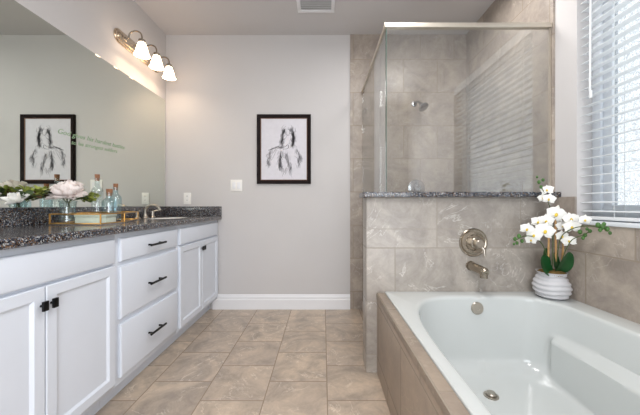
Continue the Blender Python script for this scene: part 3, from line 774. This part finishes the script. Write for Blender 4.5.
fl_list = [(547, 190, 1.65, .042), (549, 199, 1.64, .042), (543, 198, 1.67, .034), (556, 214, 1.63, .066), (546, 221, 1.64, .052), (562, 218, 1.66, .050), (538, 222, 1.66, .046),
           (527, 229, 1.62, .046), (534, 235, 1.61, .052), (545, 231, 1.60, .066), (531, 240, 1.63, .038), (571, 219, 1.60, .050), (572, 227, 1.58, .052), (563, 226, 1.64, .042), (562, 236, 1.64, .042), (569, 241, 1.62, .046), (585, 220, 1.48, .036)]
for i, (X, Y, d, s) in enumerate(fl_list):
    orchid_flower(loc_px(X, Y, d), s * .79, -.55 + random.uniform(-.4, .4), random.uniform(-.25, .2), random.uniform(-.3, .3))
for X, Y, d, r in ((539, 182, 1.66, .009), (543, 180, 1.66, .008), (537, 177, 1.66, .006), (541, 187, 1.65, .008), (515, 239, 1.60, .009), (519, 236, 1.60, .010), (517, 243, 1.60, .008), (522, 241, 1.61, .009), (514, 244, 1.60, .006),
                   (598, 225, 1.40, .010), (602, 227, 1.40, .011), (607, 229, 1.40, .010), (604, 224, 1.40, .008), (600, 230, 1.40, .008), (610, 233, 1.40, .007), (580, 232, 1.54, .010), (585, 235, 1.53, .009), (590, 231, 1.50, .008), (583, 238, 1.53, .008), (587, 229, 1.51, .007)):
    t = B(); bmesh.ops.create_icosphere(t, subdivisions=2, radius=1)
    p = loc_px(X, Y, d)
    for v in t.verts: v.co = Vector((v.co.x * r, v.co.y * r, v.co.z * r * 1.35)) + p
    obj('bud', t, M['bud'], oc, smooth=80)

# ------------------------------------------------------------------ gold tray and what stands on it
TRZ = CZ1 + .001
poly = [(-1.465, 1.555), (-1.185, 1.545), (-1.205, 1.76), (-1.34, 2.10), (-1.47, 2.12), (-1.515, 1.82)]
tr = thing('gold_tray', 'gold rail tray with a mirrored base on the granite counter', 'tray', (-1.35, 1.80, TRZ))
lp = [(x + 1.35, y - 1.80) for x, y in poly]
t = B(); prism(t, lp, 0, .005); obj('base', t, M['traymirror'], tr)
t = B(); R_ = .0034
for zz in (.007, .058):
    for k in range(6):
        a, b_ = lp[k], lp[(k + 1) % 6]; tube(t, [(a[0], a[1], zz), (b_[0], b_[1], zz)], R_, 8)
obj('rail', t, M['gold'], tr)
for a in lp:
    t = B(); tube(t, [(a[0], a[1], 0.003), (a[0], a[1], .060)], .0042, 8); obj('post', t, M['gold'], tr)
TOPZ = TRZ + .0055
def bottle(label, x, y, h, r, rn, sq=False):
    o = thing('glass_bottle', label, 'bottle', (x, y, TOPZ), group='corked bottles on the gold tray')
    hb = h - .028; t = B()
    pr = [(0, .004), (r * .85, .003), (r, .010), (r, hb * .66), (r * .93, hb * .72), (rn * 1.4, hb * .79), (rn, hb * .83), (rn, hb - .006), (rn * 1.25, hb - .004), (rn * 1.25, hb)]
    for k in (1, 2, 3): pr.insert(3 + (k - 1) * 1, (r * (.975 if k % 2 else 1.0), hb * (.12 * k + .05)))
    lathe(t, pr, 28); obj('body', t, M['bottle'] if not sq else M['vessel'], o)
    t = B(); lathe(t, [(0, hb - .018), (rn * .82, hb - .018), (rn * .9, hb), (rn * 1.0, hb + .002), (rn * 1.05, h - .004), (0, h - .004)], 20); obj('cork', t, M['cork'], o)
bottle('shorter wide blue-green glass bottle with a cork on the gold tray', -1.300, 1.765, .203, .038, .0165)
bottle('taller narrow blue-green corked bottle at the right of the gold tray', -1.340, 1.875, .243, .033, .013)
bottle('tallest clear corked bottle at the back of the gold tray', -1.436, 1.845, .300, .032, .013, True)
bx_ = thing('seafoam_box', 'small pale seafoam box on the gold tray', 'box', (-1.296, 1.655, TOPZ), .03)
t = B(); box(t, -.085, .085, -.042, .042, 0, .034, 0.003); obj('body', t, M['box'], bx_)
t = B(); box(t, -.088, .088, -.045, .045, .0345, .050, 0.003); obj('lid', t, M['box'], bx_)

# flower arrangement
ax_, ay_ = -1.425, 1.62
va = thing('flower_arrangement', 'pale pink peony with green leaves in a clear glass vase on the tray', 'flowers', (ax_, ay_, TOPZ))
t = B(); lathe(t, [(0, .006), (.040, .004), (.044, .010), (.040, .05), (.036, .085), (.040, .120), (.044, .125), (.041, .122), (.037, .118), (.033, .085), (.036, .05), (.039, .014), (0, .012)], 32); obj('vase', t, M['vessel'], va)
for k in range(7):
    a = k * .9; t = B(); tube(t, spline([(.022 * math.cos(a), .022 * math.sin(a), .02), (-.01 * math.cos(a), -.01 * math.sin(a), .08), (.03 * math.cos(a + .5), .03 * math.sin(a + .5), .15)], 5), .0022, 6); obj('stem', t, M['stem'], va)
def bloom(center, R, mat, name, tiltv, rows=((1.0, -.05, 15), (.95, .3, 15), (.84, .62, 15), (.70, .92, 14), (.55, 1.15, 12), (.42, 1.32, 9), (.28, 1.45, 5))):
    t = B()
    for ri, (rad, elev, n) in enumerate(rows):
        for k in range(n):
            a = 2 * PI * k / n + ri * .7 + random.uniform(-.15, .15)
            m4 = Matrix.Translation(center) @ tiltv @ Matrix.Rotation(a, 4, 'Z') @ Matrix.Rotation(elev + random.uniform(-.1, .1), 4, 'X')
            petal(t, m4, R * (rad + .12) * random.uniform(.92, 1.08), R * .36 * (rad * .5 + .5), .35 + .2 * ri)
    return obj(name, t, mat, va, smooth=80)
bloom(Vector((.012, -.012, .150)), .082, M['petal_pink'], 'peony', Matrix.Rotation(.35, 4, 'X') @ Matrix.Rotation(.15, 4, 'Y'))
bloom(Vector((-.068, -.195, .118)), .058, M['petal'], 'white_blossom', Matrix.Rotation(.7, 4, 'X'), ((1.0, .3, 6), (.75, .7, 5), (.4, 1.2, 3)))
random.seed(3)
def foliage(name, n, mat, cen, spread, L_, W_):
    t = B()
    for k in range(n):
        a = random.uniform(0, 2 * PI); e = random.uniform(-.5, 1.0)
        c_ = Vector(cen) + Vector((random.uniform(-1, 1) * spread[0], random.uniform(-1, 1) * spread[1], random.uniform(-1, 1) * spread[2]))
        d = Vector((math.cos(a) * math.cos(e), math.sin(a) * math.cos(e), math.sin(e)))
        ll = L_ * random.uniform(.7, 1.2)
        blade(t, [c_, c_ + d * ll * .5 + Vector((0, 0, .003)), c_ + d * ll], W_ * random.uniform(.8, 1.2), .25, 5, up=Vector((random.uniform(-.4, .4), random.uniform(-.4, .4), 1)))
    return obj(name, t, mat, va, smooth=80)
foliage('hydrangea_sprig', 70, M['leafg'], (-.070, -.085, .172), (.035, .075, .016), .026, .009)
foliage('hydrangea_sprig', 55, M['leafg'], (.04, .10, .145), (.030, .038, .020), .026, .009)
foliage('dark_leaves', 12, M['leafd'], (-.060, -.11, .145), (.030, .070, .012), .055, .018)
foliage('dark_leaves', 9, M['leafd'], (.03, .07, .135), (.03, .03, .008), .045, .016)
foliage('bronze_leaves', 9, M['leafb'], (-.055, -.07, .145), (.035, .05, .010), .045, .014)
